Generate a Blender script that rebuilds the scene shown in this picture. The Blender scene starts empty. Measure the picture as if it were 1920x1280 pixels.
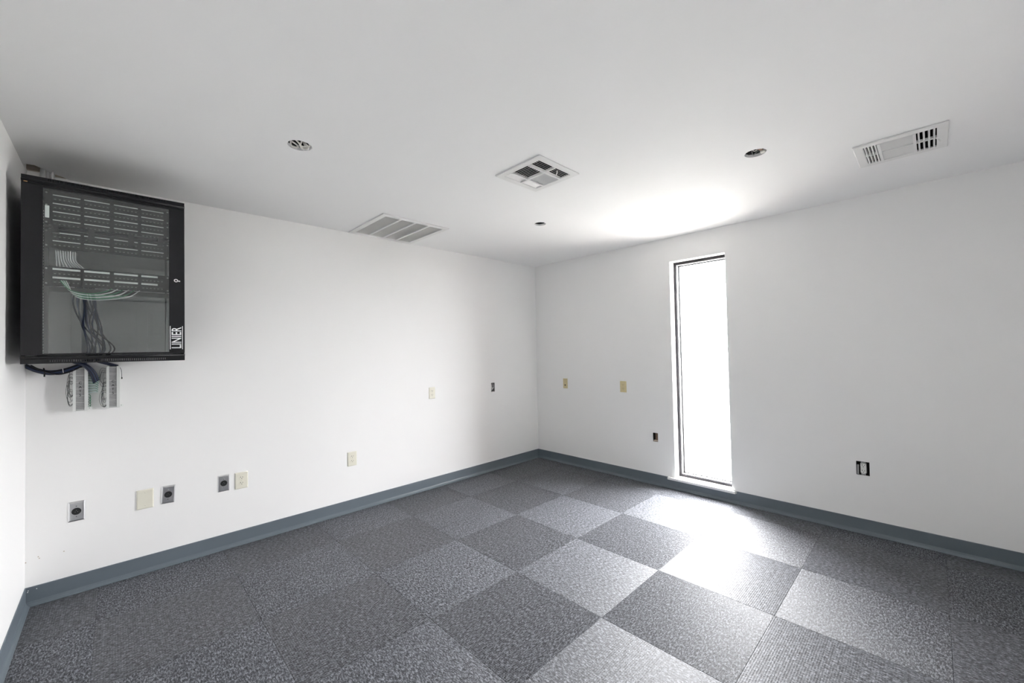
import bpy, bmesh, math, random
from mathutils import Vector, Matrix
from mathutils.geometry import intersect_line_plane

random.seed(7)
SC = bpy.context.scene
COL = SC.collection
PI = math.pi

# ------------------------------------------------------------------ room size
RX, RY, RZ = 4.249, 4.27, 2.44          # x from -RX to 0, y from -RY to 0
WT = 0.25                               # outside wall thickness

# ------------------------------------------------------------------ camera
F_PX, YAW, PITCH, ROLL = 764.24, 0.77006, 0.02053, -0.01999
fw = Vector((math.sin(YAW)*math.cos(PITCH), math.cos(YAW)*math.cos(PITCH), math.sin(PITCH)))
rt = Vector((math.cos(YAW), -math.sin(YAW), 0)); up = rt.cross(fw)
r2 = rt*math.cos(ROLL)+up*math.sin(ROLL); u2 = -rt*math.sin(ROLL)+up*math.cos(ROLL)
cd = bpy.data.cameras.new('camera'); cam = bpy.data.objects.new('camera', cd); COL.objects.link(cam)
cd.sensor_width = 36; cd.lens = F_PX/1920*36; cd.clip_start = 0.05
M = Matrix((r2, u2, -fw)).transposed().to_4x4(); M.translation = Vector((-3.88069, -3.55332, 1.37728))
cam.matrix_world = M
SC.camera = cam

# ------------------------------------------------------------------ light: overcast sky through the windows
W = bpy.data.worlds.new('overcast_sky'); SC.world = W; W.use_nodes = True
bg = W.node_tree.nodes['Background']
bg.inputs[0].default_value = (0.985, 0.985, 1.0, 1); bg.inputs[1].default_value = 14.0
def portal(name, loc, rot, sx, sy):
    l = bpy.data.lights.new(name, 'AREA'); l.shape = 'RECTANGLE'; l.size = sx; l.size_y = sy
    l.cycles.is_portal = True
    o = bpy.data.objects.new(name, l); o.location = loc; o.rotation_euler = rot; COL.objects.link(o)
portal('window_portal', (0.2, -2.037, 1.158), (0, PI/2, 0), 2.09, 0.50)
SC.view_settings.view_transform = 'Standard'; SC.view_settings.look = 'None'
SC.view_settings.gamma = 1.0; SC.view_settings.use_curve_mapping = False
SC.view_settings.exposure = 2.5
SC.cycles.max_bounces = 12; SC.cycles.diffuse_bounces = 8; SC.cycles.glossy_bounces = 4; SC.cycles.transparent_max_bounces = 12

# ------------------------------------------------------------------ materials
def mat(name, col, rough=0.6, metal=0.0, spec=0.5, noise=0.0, nscale=30, bump=0.0, bscale=200, col2=None):
    m = bpy.data.materials.new(name); m.use_nodes = True
    nt = m.node_tree; b = nt.nodes['Principled BSDF']
    b.inputs['Base Color'].default_value = (*col, 1); b.inputs['Roughness'].default_value = rough
    b.inputs['Metallic'].default_value = metal; b.inputs['Specular IOR Level'].default_value = spec
    tc = nt.nodes.new('ShaderNodeTexCoord')
    if noise or col2:
        n = nt.nodes.new('ShaderNodeTexNoise'); n.inputs['Scale'].default_value = nscale; n.inputs['Detail'].default_value = 2
        nt.links.new(tc.outputs['Object'], n.inputs['Vector'])
        mx = nt.nodes.new('ShaderNodeMix'); mx.data_type = 'RGBA'
        c2 = col2 or tuple(max(0, c*(1-noise)) for c in col)
        mx.inputs['A'].default_value = (*col, 1); mx.inputs['B'].default_value = (*c2, 1)
        nt.links.new(n.outputs['Fac'], mx.inputs['Factor']); nt.links.new(mx.outputs['Result'], b.inputs['Base Color'])
    if bump:
        n2 = nt.nodes.new('ShaderNodeTexNoise'); n2.inputs['Scale'].default_value = bscale; n2.inputs['Detail'].default_value = 3
        nt.links.new(tc.outputs['Object'], n2.inputs['Vector'])
        bp = nt.nodes.new('ShaderNodeBump'); bp.inputs['Strength'].default_value = bump; bp.inputs['Distance'].default_value = 0.002
        nt.links.new(n2.outputs['Fac'], bp.inputs['Height']); nt.links.new(bp.outputs['Normal'], b.inputs['Normal'])
    return m

WALL = mat('wall_paint', (0.892, 0.890, 0.882), 0.55, spec=0.3, noise=0.015, nscale=3)
CEIL = mat('ceiling_paint', (0.90, 0.90, 0.90), 0.8, spec=0.2, noise=0.02, nscale=4)
BASE = mat('vinyl_base', (0.135, 0.165, 0.19), 0.42, noise=0.08, nscale=6, bump=0.05)
TRIMW = mat('white_trim', (0.84, 0.84, 0.83), 0.35, noise=0.02)
BRONZE = mat('window_aluminium', (0.028, 0.026, 0.030), 0.5, spec=0.2, noise=0.15)
GASKET = mat('window_gasket', (0.03, 0.028, 0.03), 0.6, noise=0.2)
BRICK = mat('outside_brick', (0.20, 0.11, 0.08), 0.9, noise=0.4, nscale=40, bump=0.4)
CONCRETE = mat('outside_gravel', (0.335, 0.325, 0.30), 0.95, noise=0.45, nscale=14, bump=0.5)
SUBFLOOR = mat('concrete_subfloor', (0.10, 0.10, 0.10), 0.9, noise=0.3)
BLACK = mat('black_powder_coat', (0.010, 0.010, 0.012), 0.42, spec=0.35, noise=0.1, nscale=300, bump=0.05, bscale=900)
BLACKIN = mat('black_interior_steel', (0.03, 0.032, 0.034), 0.5, noise=0.1)
BOUNCE = mat('bounce_grey', (0.55, 0.56, 0.57), 0.5, noise=0.1)  # pale grey for the added sheets that bounce light in the cabinet
PANELM = mat('patch_panel_black', (0.010, 0.012, 0.012), 0.5, spec=0.2, noise=0.1)
PORTM = mat('port_black', (0.015, 0.016, 0.017), 0.4, noise=0.1)
LABELW = mat('label_white', (0.86, 0.88, 0.86), 0.6, noise=0.04, nscale=200)
PRINTW = mat('print_white', (0.88, 0.88, 0.88), 0.6, noise=0.02)
PRINTK = mat('print_black', (0.02, 0.02, 0.02), 0.6, noise=0.1)
STEEL = mat('stainless_steel', (0.74, 0.74, 0.75), 0.28, metal=1.0, noise=0.06, nscale=120)
CHROME = mat('chrome', (0.85, 0.85, 0.86), 0.15, metal=1.0, noise=0.03)
BRASS = mat('brass', (0.75, 0.45, 0.22), 0.3, metal=1.0, noise=0.1)
IVORY = mat('ivory_plastic', (0.78, 0.76, 0.65), 0.4, noise=0.03)
ALMOND = mat('almond_plastic', (0.66, 0.57, 0.33), 0.45, noise=0.05)
WPLAST = mat('white_plastic', (0.80, 0.80, 0.77), 0.4, noise=0.04)
DARK = mat('dark_slot', (0.03, 0.026, 0.022), 0.7, noise=0.2)
RUBBER = mat('black_rubber', (0.012, 0.012, 0.013), 0.5, noise=0.2)
VENTW = mat('vent_white_enamel', (0.80, 0.80, 0.79), 0.4, noise=0.03)
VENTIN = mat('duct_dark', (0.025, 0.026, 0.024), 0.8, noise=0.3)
FILTER = mat('filter_grey', (0.30, 0.29, 0.25), 0.9, nscale=9, col2=(0.20, 0.19, 0.14), bump=0.5, bscale=300)
GALV = mat('galvanised_steel', (0.45, 0.45, 0.44), 0.45, metal=0.8, noise=0.2)
WOOD = mat('raw_stud_wood', (0.28, 0.19, 0.13), 0.8, nscale=25, col2=(0.20, 0.13, 0.09))
GYPSUM = mat('torn_drywall', (0.62, 0.56, 0.48), 0.95, nscale=30, col2=(0.42, 0.34, 0.27), bump=0.5)
CABG = mat('cable_grey', (0.76, 0.76, 0.77), 0.45, noise=0.05)
CABB = mat('cable_blue', (0.022, 0.036, 0.090), 0.4, noise=0.1)
CABK = mat('cable_black', (0.012, 0.012, 0.015), 0.45, noise=0.1)
CABD = mat('cable_dark_blue', (0.012, 0.016, 0.036), 0.4, noise=0.1)
WGREEN = mat('wire_green', (0.03, 0.22, 0.10), 0.45, noise=0.1)
WCYAN = mat('wire_pale_blue', (0.50, 0.68, 0.70), 0.45, noise=0.05)
WBLACK = mat('wire_dark', (0.04, 0.05, 0.05), 0.5, noise=0.1)
WWHITE = mat('wire_white', (0.78, 0.76, 0.72), 0.5, noise=0.05)
BLOCKW = mat('block_white', (0.72, 0.74, 0.72), 0.45, noise=0.04)
CLIPG = mat('clip_grey', (0.50, 0.50, 0.50), 0.6, noise=0.35, nscale=200)
CLIPW = mat('clip_pale', (0.60, 0.61, 0.60), 0.6, noise=0.2, nscale=200)
BLOCKG = mat('block_grey', (0.36, 0.37, 0.37), 0.6, noise=0.4, nscale=120)
HALL = mat('hall_dark_wall', (0.05, 0.055, 0.075), 0.8, noise=0.2)
DOORW = mat('door_white_woodgrain', (0.80, 0.80, 0.80), 0.45, nscale=18, col2=(0.76, 0.76, 0.76), bump=0.2, bscale=60)

def glass_mat(name, tint, refl, rough=0.0):
    m = bpy.data.materials.new(name); m.use_nodes = True; nt = m.node_tree
    for n in list(nt.nodes): nt.nodes.remove(n)
    out = nt.nodes.new('ShaderNodeOutputMaterial'); mix = nt.nodes.new('ShaderNodeMixShader')
    tr = nt.nodes.new('ShaderNodeBsdfTransparent'); tr.inputs[0].default_value = (*tint, 1)
    gl = nt.nodes.new('ShaderNodeBsdfGlossy'); gl.inputs['Color'].default_value = (1, 1, 1, 1); gl.inputs['Roughness'].default_value = rough
    lw = nt.nodes.new('ShaderNodeLayerWeight'); lw.inputs['Blend'].default_value = 0.5
    pw = nt.nodes.new('ShaderNodeMath'); pw.operation = 'POWER'; pw.inputs[1].default_value = 5.0     # Schlick
    nt.links.new(lw.outputs['Facing'], pw.inputs[0])
    ma = nt.nodes.new('ShaderNodeMath'); ma.operation = 'MULTIPLY_ADD'; ma.use_clamp = True
    ma.inputs[1].default_value = 1.0-refl; ma.inputs[2].default_value = refl
    nt.links.new(pw.outputs[0], ma.inputs[0]); nt.links.new(ma.outputs[0], mix.inputs[0])
    nt.links.new(tr.outputs[0], mix.inputs[1]); nt.links.new(gl.outputs[0], mix.inputs[2]); nt.links.new(mix.outputs[0], out.inputs[0])
    return m
WINGLASS = glass_mat('window_glass', (0.99, 0.99, 0.99), 0.02)
CABGLASS = glass_mat('smoked_door_glass', (0.96, 0.98, 0.975), 0.06)

def carpet_mat():
    m = bpy.data.materials.new('carpet_tile_pile'); m.use_nodes = True; nt = m.node_tree
    b = nt.nodes['Principled BSDF']; N = nt.nodes.new; L = nt.links.new
    b.inputs['Roughness'].default_value = 0.6; b.inputs['Specular IOR Level'].default_value = 0.35
    b.inputs['Sheen Weight'].default_value = 0.05; b.inputs['Sheen Roughness'].default_value = 0.5
    tc = N('ShaderNodeTexCoord'); oi = N('ShaderNodeObjectInfo')
    ad = N('ShaderNodeVectorMath'); ad.operation = 'ADD'; L(tc.outputs['Object'], ad.inputs[0]); L(oi.outputs['Location'], ad.inputs[1])
    mp = N('ShaderNodeMapping'); mp.inputs['Scale'].default_value = (150, 62, 1); L(ad.outputs[0], mp.inputs['Vector'])
    n1 = N('ShaderNodeTexNoise'); n1.inputs['Scale'].default_value = 1.0; n1.inputs['Detail'].default_value = 3; n1.inputs['Roughness'].default_value = 0.6
    n1.inputs['Distortion'].default_value = 0.6
    L(mp.outputs[0], n1.inputs['Vector'])
    mp2 = N('ShaderNodeMapping'); mp2.inputs['Scale'].default_value = (330, 200, 1); L(ad.outputs[0], mp2.inputs['Vector'])
    n2 = N('ShaderNodeTexNoise'); n2.inputs['Scale'].default_value = 1.0; n2.inputs['Detail'].default_value = 2
    L(mp2.outputs[0], n2.inputs['Vector'])
    av = N('ShaderNodeMath'); av.operation = 'MULTIPLY_ADD'; av.inputs[1].default_value = 0.3
    L(n2.outputs['Fac'], av.inputs[0])
    sc = N('ShaderNodeMath'); sc.operation = 'MULTIPLY'; sc.inputs[1].default_value = 0.7; L(n1.outputs['Fac'], sc.inputs[0]); L(sc.outputs[0], av.inputs[2])
    cr = N('ShaderNodeValToRGB'); e = cr.color_ramp.elements
    e[0].position = 0.405; e[0].color = (0.006, 0.007, 0.010, 1)
    e[1].position = 0.605; e[1].color = (0.225, 0.236, 0.26, 1)
    x = cr.color_ramp.elements.new(0.5); x.color = (0.060, 0.065, 0.075, 1)
    L(av.outputs[0], cr.inputs[0]); L(cr.outputs[0], b.inputs['Base Color'])
    bp = N('ShaderNodeBump'); bp.inputs['Strength'].default_value = 0.7; bp.inputs['Distance'].default_value = 0.004
    L(av.outputs[0], bp.inputs['Height'])
    # the pile of every tile leans along the tile's own x axis
    vt = N('ShaderNodeVectorTransform'); vt.vector_type = 'VECTOR'; vt.convert_from = 'OBJECT'; vt.convert_to = 'WORLD'
    vt.inputs[0].default_value = (0.30, 0, 0)
    a2 = N('ShaderNodeVectorMath'); a2.operation = 'ADD'; L(bp.outputs[0], a2.inputs[0]); L(vt.outputs[0], a2.inputs[1])
    nm = N('ShaderNodeVectorMath'); nm.operation = 'NORMALIZE'; L(a2.outputs[0], nm.inputs[0]); L(nm.outputs[0], b.inputs['Normal'])
    return m
CARPET = carpet_mat()

# ------------------------------------------------------------------ mesh helpers
def finish(o, name, m, parent=None, smooth=False, bevel=0, seg=2):
    o.name = name
    o.data.name = name
    o.data.materials.clear(); o.data.materials.append(m)
    if parent: o.parent = parent
    if bevel:
        bv = o.modifiers.new('bevel', 'BEVEL'); bv.width = bevel; bv.segments = seg; bv.limit_method = 'ANGLE'; bv.angle_limit = math.radians(40)
    for p in o.data.polygons: p.use_smooth = smooth
    return o

def obj(name, bm, m, parent=None, smooth=False, bevel=0, seg=2, loc=None):
    me = bpy.data.meshes.new(name)
    bmesh.ops.recalc_face_normals(bm, faces=bm.faces[:])
    bm.to_mesh(me); bm.free()
    o = bpy.data.objects.new(name, me); COL.objects.link(o)
    if loc: o.location = loc
    return finish(o, name, m, parent, smooth, bevel, seg)

def BM(): return bmesh.new()
def box(bm, x0, x1, y0, y1, z0, z1, mx=None):
    v = [bm.verts.new((x, y, z)) for x in (x0, x1) for y in (y0, y1) for z in (z0, z1)]
    for f in ((0,1,3,2),(4,6,7,5),(0,4,5,1),(2,3,7,6),(0,2,6,4),(1,5,7,3)): bm.faces.new([v[i] for i in f])
    if mx is not None:
        for p in v: p.co = mx @ p.co
    return bm
def cyl(bm, c, axis, r, h, n=24, r2=None):
    """cylinder from c along axis by h"""
    a = Vector(axis).normalized(); t = a.orthogonal().normalized(); s = a.cross(t); c = Vector(c); r2 = r if r2 is None else r2
    A = [bm.verts.new(c+(t*math.cos(2*PI*i/n)+s*math.sin(2*PI*i/n))*r) for i in range(n)]
    B = [bm.verts.new(c+a*h+(t*math.cos(2*PI*i/n)+s*math.sin(2*PI*i/n))*r2) for i in range(n)]
    for i in range(n): bm.faces.new((A[i], A[(i+1)%n], B[(i+1)%n], B[i]))
    bm.faces.new(A[::-1]); bm.faces.new(B)
    return bm
def ring(bm, c, axis, ro, ri, h, n=28):
    a = Vector(axis).normalized(); t = a.orthogonal().normalized(); s = a.cross(t); c = Vector(c)
    d = lambda i: t*math.cos(2*PI*i/n)+s*math.sin(2*PI*i/n)
    V = [[bm.verts.new(c+d(i)*r+a*k) for i in range(n)] for r, k in ((ro,0),(ro,h),(ri,h),(ri,0))]
    for q in range(4):
        for i in range(n): bm.faces.new((V[q][i], V[q][(i+1)%n], V[(q+1)%4][(i+1)%n], V[(q+1)%4][i]))
    return bm
def spline(pts, k=6):
    P = [Vector(p) for p in pts]
    if len(P) < 3: return P
    P = [2*P[0]-P[1]]+P+[2*P[-1]-P[-2]]; out = []
    for i in range(1, len(P)-2):
        for j in range(k):
            t = j/k; a, b, c, d = P[i-1], P[i], P[i+1], P[i+2]
            out.append(0.5*((2*b)+(c-a)*t+(2*a-5*b+4*c-d)*t*t+(3*b-a-3*c+d)*t**3))
    out.append(P[-2]); return out
def tube(bm, pts, r, n=6, k=6):
    P = spline(pts, k); prev = None; T = None
    for i, p in enumerate(P):
        d = (P[min(i+1, len(P)-1)]-P[max(i-1, 0)]).normalized()
        if T is None: T = d.orthogonal().normalized()
        T = (T-d*T.dot(d)).normalized(); S = d.cross(T)
        R = [bm.verts.new(p+(T*math.cos(2*PI*j/n)+S*math.sin(2*PI*j/n))*r) for j in range(n)]
        if prev:
            for j in range(n): bm.faces.new((prev[j], prev[(j+1)%n], R[(j+1)%n], R[j]))
        else: bm.faces.new(R[::-1])
        prev = R
    bm.faces.new(prev); return bm
def circle(cx, cy, r, n=28, jig=0.0):
    return [(cx+(r+random.uniform(-jig, jig))*math.cos(2*PI*i/n), cy+(r+random.uniform(-jig, jig))*math.sin(2*PI*i/n)) for i in range(n)]
def rect(x0, x1, y0, y1): return [(x0,y0),(x1,y0),(x1,y1),(x0,y1)]
def holed(outer, holes, t, mx=None):
    """a flat slab with holes, local z from 0 to t, as a mesh"""
    cu = bpy.data.curves.new('tmp', 'CURVE'); cu.dimensions = '2D'; cu.fill_mode = 'BOTH'; cu.extrude = t/2
    for pl in [outer]+list(holes):
        s = cu.splines.new('POLY'); s.points.add(len(pl)-1); s.use_cyclic_u = True
        for p, q in zip(s.points, pl): p.co = (q[0], q[1], 0, 1)
    o = bpy.data.objects.new('tmp', cu); COL.objects.link(o)
    dg = bpy.context.evaluated_depsgraph_get(); me = bpy.data.meshes.new_from_object(o.evaluated_get(dg))
    bpy.data.objects.remove(o); bpy.data.curves.remove(cu)
    bm = bmesh.new(); bm.from_mesh(me); bpy.data.meshes.remove(me)
    bmesh.ops.remove_doubles(bm, verts=bm.verts[:], dist=1e-5)
    for v in bm.verts: v.co.z += t/2
    if mx is not None: bmesh.ops.transform(bm, matrix=mx, verts=bm.verts[:])
    return bm
def text_bm(body, size, depth, mx, align='CENTER', sx=1.0):
    cu = bpy.data.curves.new('txt', 'FONT'); cu.body = body; cu.size = size; cu.extrude = depth/2; cu.align_x = align; cu.align_y = 'CENTER'
    cu.resolution_u = 3; cu.offset = size*0.012
    o = bpy.data.objects.new('txt', cu); COL.objects.link(o)
    dg = bpy.context.evaluated_depsgraph_get(); me = bpy.data.meshes.new_from_object(o.evaluated_get(dg))
    bpy.data.objects.remove(o); bpy.data.curves.remove(cu)
    bm = bmesh.new(); bm.from_mesh(me); bpy.data.meshes.remove(me)
    bmesh.ops.transform(bm, matrix=mx @ Matrix.Diagonal((sx, 1, 1, 1)), verts=bm.verts[:])
    return bm
def frame_mx(o, ex, ey, ez):
    m = Matrix((Vector(ex), Vector(ey), Vector(ez))).transposed().to_4x4(); m.translation = Vector(o); return m
ON_BACK = lambda x, z, y=0.0: frame_mx((x, y, z), (1,0,0), (0,0,1), (0,-1,0))     # local z comes out of the back wall
ON_RIGHT = lambda y, z, x=0.0: frame_mx((x, y, z), (0,-1,0), (0,0,1), (-1,0,0))   # out of the window wall
ON_CEIL = lambda x, y, z=RZ: frame_mx((x, y, z), (1,0,0), (0,-1,0), (0,0,-1))     # down out of the ceiling

def empty(name, mx): 
    o = bpy.data.objects.new(name, None); COL.objects.link(o); o.matrix_world = mx; o.empty_display_size = 0.05; return o
def tag(o, label, cat, group=None):
    o['label'] = label; o['category'] = cat
    if group: o['group'] = group
    return o
def thing(name, mx, label, cat, group=None): return tag(empty(name, mx), label, cat, group)
def struct(o, label=None):
    o['kind'] = 'structure'
    if label: o['label'] = label
    return o
def copy_tree(o, parent=None):
    c = o.copy(); COL.objects.link(c); c.parent = parent
    for ch in list(o.children): copy_tree(ch, c)
    return c

# ------------------------------------------------------------------ positions read from the photograph
WY0, WY1, WZ0, WZ1 = -2.290, -1.785, 0.108, 2.206       # window opening in the right wall
J_CEIL = [(-3.211, -1.335, 0.056), (-1.338, -2.900, 0.052), (-1.300, -1.262, 0.050)]
OPEN_BACK = (-0.757, 0.950)                              # open box in the back wall: centre x, z
OPEN_R1 = (-1.592, 0.472)                                # open boxes in the right wall: centre y, z
OPEN_R2 = (-3.176, 0.468)
VENT_RET = (-2.120, -0.347, 0.61, 0.65)
VENT_A = (-2.045, -1.911); VENT_B = (-0.830, -3.460); VENT_S = 0.362

# ------------------------------------------------------------------ setting
ROOF = 2.95
# right wall (window wall), outer coordinates in (y, z)
h_open = lambda c, w, h: rect(c[0]-w/2, c[0]+w/2, c[1]-h/2, c[1]+h/2)
def in_yz(x0): return frame_mx((x0, 0, 0), (0,1,0), (0,0,1), (1,0,0))
wr = obj('wall_right', holed(rect(-RY-0.15, 0.15, -0.3, ROOF), [rect(WY0, WY1, WZ0-0.022, WZ1), h_open(OPEN_R1, 0.052, 0.088), h_open(OPEN_R2, 0.074, 0.098)], WT, in_yz(0)), WALL)
struct(wr, 'pale grey painted wall with the tall slot window')
def in_xz(y0): return frame_mx((0, y0, 0), (1,0,0), (0,0,1), (0,1,0)) @ Matrix.Identity(4)
wb = obj('wall_back', holed(rect(-RX-0.15, 0.0, -0.3, ROOF), [h_open(OPEN_BACK, 0.055, 0.105)], 0.15, frame_mx((0, 0.15, 0), (1,0,0), (0,0,1), (0,-1,0))), WALL)
struct(wb, 'long white painted wall carrying the black cabinet and wall plates')
wl = obj('wall_left', box(BM(), -RX-0.15, -RX, -RY-0.15, 0.0, -0.3, ROOF), WALL); struct(wl, 'white painted wall beside the cabinet')
DX0, DX1, DZ1 = -4.17, -3.17, 2.07
wf = obj('wall_front', holed([(-RX, -0.3), (0, -0.3), (0, ROOF), (-RX, ROOF)], [rect(DX0, DX1, 0.0, DZ1)], 0.15, frame_mx((0, -RY, 0), (1,0,0), (0,0,1), (0,-1,0))), WALL)
struct(wf, 'white painted wall behind the camera with a door')
cable_hole = [(-RX+0.002, -0.002), (-4.085, -0.002), (-4.105, -0.035), (-4.150, -0.070), (-4.168, -0.110), (-4.205, -0.158), (-RX+0.002, -0.150)]
holes = [circle(x, y, r, 26, 0.0015) for x, y, r in J_CEIL]+[cable_hole,
    rect(VENT_RET[0]-0.27, VENT_RET[0]+0.27, VENT_RET[1]-0.29, VENT_RET[1]+0.29)]
for v in (VENT_A, VENT_B): holes.append(rect(v[0]-0.15, v[0]+0.15, v[1]-0.15, v[1]+0.15))
ce = obj('ceiling', holed(rect(-RX, 0, -RY, 0), holes, 0.016, Matrix.Translation((0, 0, RZ))), CEIL)
struct(ce, 'flat white painted ceiling')
struct(obj('ceiling_deck', box(BM(), -RX-0.15, WT, -RY-0.15, 0.15, ROOF, ROOF+0.1), SUBFLOOR))
# hall behind the door, dark
bm = BM(); box(bm, -RX-0.3, -2.4, -RY-1.6, -RY-1.5, -0.3, ROOF); box(bm, -RX-0.3, -RX-0.2, -RY-1.5, -RY-0.15, -0.3, ROOF)
box(bm, -2.5, -2.4, -RY-1.5, -RY-0.15, -0.3, ROOF); box(bm, -RX-0.3, -2.4, -RY-1.6, -RY-0.15, 2.5, 2.6); box(bm, -RX-0.3, -2.4, -RY-1.6, -RY-0.15, -0.3, -0.2)
struct(obj('wall_hall', bm, HALL))
# outside ground
struct(obj('outside_ground', box(BM(), WT, 40, -30, 30, -0.35, -0.25), CONCRETE))

# floor: subfloor + carpet tiles laid quarter turned
fl = obj('floor', box(BM(), -RX, 0, -RY, 0, -0.10, -0.007), SUBFLOOR); struct(fl, 'grey carpet tile floor in a quarter-turned checkerboard')
TS, OX, OY = 0.6205, -3.3421, -0.1475
full = None
for i in range(-2, 6):
    for j in range(0, 8):
        x0, x1 = OX+TS*i, OX+TS*(i+1); y1, y0 = -(OY+TS*j), -(OY+TS*(j+1))
        cx, cy = (x0+x1)/2, (y0+y1)/2
        a0, a1, b0, b1 = max(x0, -RX), min(x1, 0), max(y0, -RY), min(y1, 0)
        if a1-a0 < 0.02 or b1-b0 < 0.02: continue
        turned = (i+j) % 2 == 0
        g = 0.0001
        R = Matrix.Rotation(PI/2 if turned else 0, 4, 'Z')
        whole = a0 == x0 and a1 == x1 and b0 == y0 and b1 == y1
        if whole and full:
            o = bpy.data.objects.new('carpet_tile', full); COL.objects.link(o)
        else:
            c0 = R.inverted() @ Vector((a0+g-cx, b0+g-cy, 0)); c1 = R.inverted() @ Vector((a1-g-cx, b1-g-cy, 0))
            xs = sorted((c0.x, c1.x)); ys = sorted((c0.y, c1.y))
            # looped pile: real rows of tufts running along the tile's own x axis
            bm = BM(); P_, A_ = 0.0092, 0.0007; nr = max(1, round((ys[1]-ys[0])/P_)); pr = []
            for k in range(nr):
                for q, z in ((0.0, -A_), (0.28, -0.00018), (0.5, 0.0), (0.72, -0.00018)): pr.append((ys[0]+(ys[1]-ys[0])*(k+q)/nr, z))
            pr.append((ys[1], -A_)); pr = [(ys[0], -0.0075)]+pr+[(ys[1], -0.0075)]
            rows_ = []
            for x, dz in ((xs[0], -0.0003), (xs[0]+0.004, 0.0), (xs[1]-0.004, 0.0), (xs[1], -0.0003)):
                rows_.append([bm.verts.new((x, y, z+(dz if z > -0.004 else 0))) for y, z in pr])
            for A, B in zip(rows_, rows_[1:]):
                for k in range(len(pr)-1): bm.faces.new((A[k], A[k+1], B[k+1], B[k]))
            bm.faces.new(rows_[0][::-1]); bm.faces.new(rows_[-1])
            o = obj('carpet_tile', bm, CARPET, smooth=True)
            if whole: full = o.data
        o.parent = fl
        o.location = (cx, cy, 0); o.rotation_euler = (0, 0, PI/2 if turned else 0)

# cove baseboards
PROF = [(0,0),(0.021,0),(0.0215,0.0025),(0.014,0.0075),(0.008,0.0145),(0.0045,0.026),(0.004,0.1025),(0.0025,0.1055),(0,0.1055)]
def base(bm, p0, p1, nrm, top=None):
    p0, p1, n = Vector(p0), Vector(p1), Vector(nrm)
    pr = PROF if top is None else [(d, z) for d, z in PROF if z < top]
    if top is not None: pr = pr[:-1]+[(0.004, 0.03), (0.004, top), (0, top)] if pr[-1][1] < 0.03 and False else [q for q in PROF[:6]]+[(0.004, top), (0, top)]
    A = [bm.verts.new(p0+n*d+Vector((0,0,z))) for d, z in pr]; B = [bm.verts.new(p1+n*d+Vector((0,0,z))) for d, z in pr]
    m = len(pr)
    for k in range(m): bm.faces.new((A[k], A[(k+1)%m], B[(k+1)%m], B[k]))
    bm.faces.new(A); bm.faces.new(B[::-1])
    return bm
struct(obj('baseboard_back', base(BM(), (-RX, 0, 0), (0, 0, 0), (0,-1,0)), BASE), 'blue-grey vinyl cove base under the back wall')
bm = BM(); base(bm, (0, 0, 0), (0, -1.712, 0), (-1,0,0)); base(bm, (0, -1.712, 0), (0, -2.330, 0), (-1,0,0), 0.083); base(bm, (0, -2.330, 0), (0, -RY, 0), (-1,0,0))
struct(obj('baseboard_right', bm, BASE), 'blue-grey vinyl cove base under the window wall')
struct(obj('baseboard_left', base(BM(), (-RX, 0, 0), (-RX, -RY, 0), (1,0,0)), BASE), 'blue-grey vinyl cove base under the left wall')
struct(obj('baseboard_front', base(BM(), (DX1+0.08, -RY, 0), (0, -RY, 0), (0,1,0)), BASE))

# window: aluminium frame, inner stop, pane, sill
FX = 0.088
win = obj('window_1', holed(rect(WY0, WY1, WZ0, WZ1), [rect(WY0+0.022, WY1-0.022, WZ0+0.022, WZ1-0.024)], 0.05, in_yz(FX)), BRONZE, bevel=0.002)
struct(win, 'tall narrow window blown out white')
obj('glazing_stop', holed(rect(WY0+0.0225, WY1-0.0225, WZ0+0.0225, WZ1-0.0245), [rect(WY0+0.028, WY1-0.028, WZ0+0.028, WZ1-0.030)], 0.035, in_yz(FX+0.010)), STEEL, win)
obj('gasket', holed(rect(WY0+0.0225, WY1-0.0225, WZ0+0.0225, WZ1-0.0245), [rect(WY0+0.036, WY1-0.036, WZ0+0.034, WZ1-0.038)], 0.012, in_yz(FX+0.047)), GASKET, win)
obj('pane', box(BM(), FX+0.060, FX+0.064, WY0+0.024, WY1-0.024, WZ0+0.024, WZ1-0.026), WINGLASS, win)
obj('outer_reveal', holed(rect(WY0, WY1, WZ0, WZ1), [rect(WY0+0.006, WY1-0.006, WZ0+0.006, WZ1-0.006)], WT-FX-0.052, in_yz(FX+0.0501)), BRICK, win)
obj('window_sill', box(BM(), -0.026, FX+0.001, -2.326, -1.715, 0.0835, 0.108), TRIMW, win, bevel=0.004)
sl = bpy.data.objects['window_sill']
# trim the part of the sill that lies inside the wall opening only
sl.data.clear_geometry()
bm = BM(); box(bm, -0.026, -0.0003, -2.326, -1.715, 0.0845, 0.108); box(bm, -0.0003, FX+0.001, WY0+0.0004, WY1-0.0004, 0.0865, 0.108)
bmesh.ops.recalc_face_normals(bm, faces=bm.faces[:]); bm.to_mesh(sl.data); bm.free()

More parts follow.
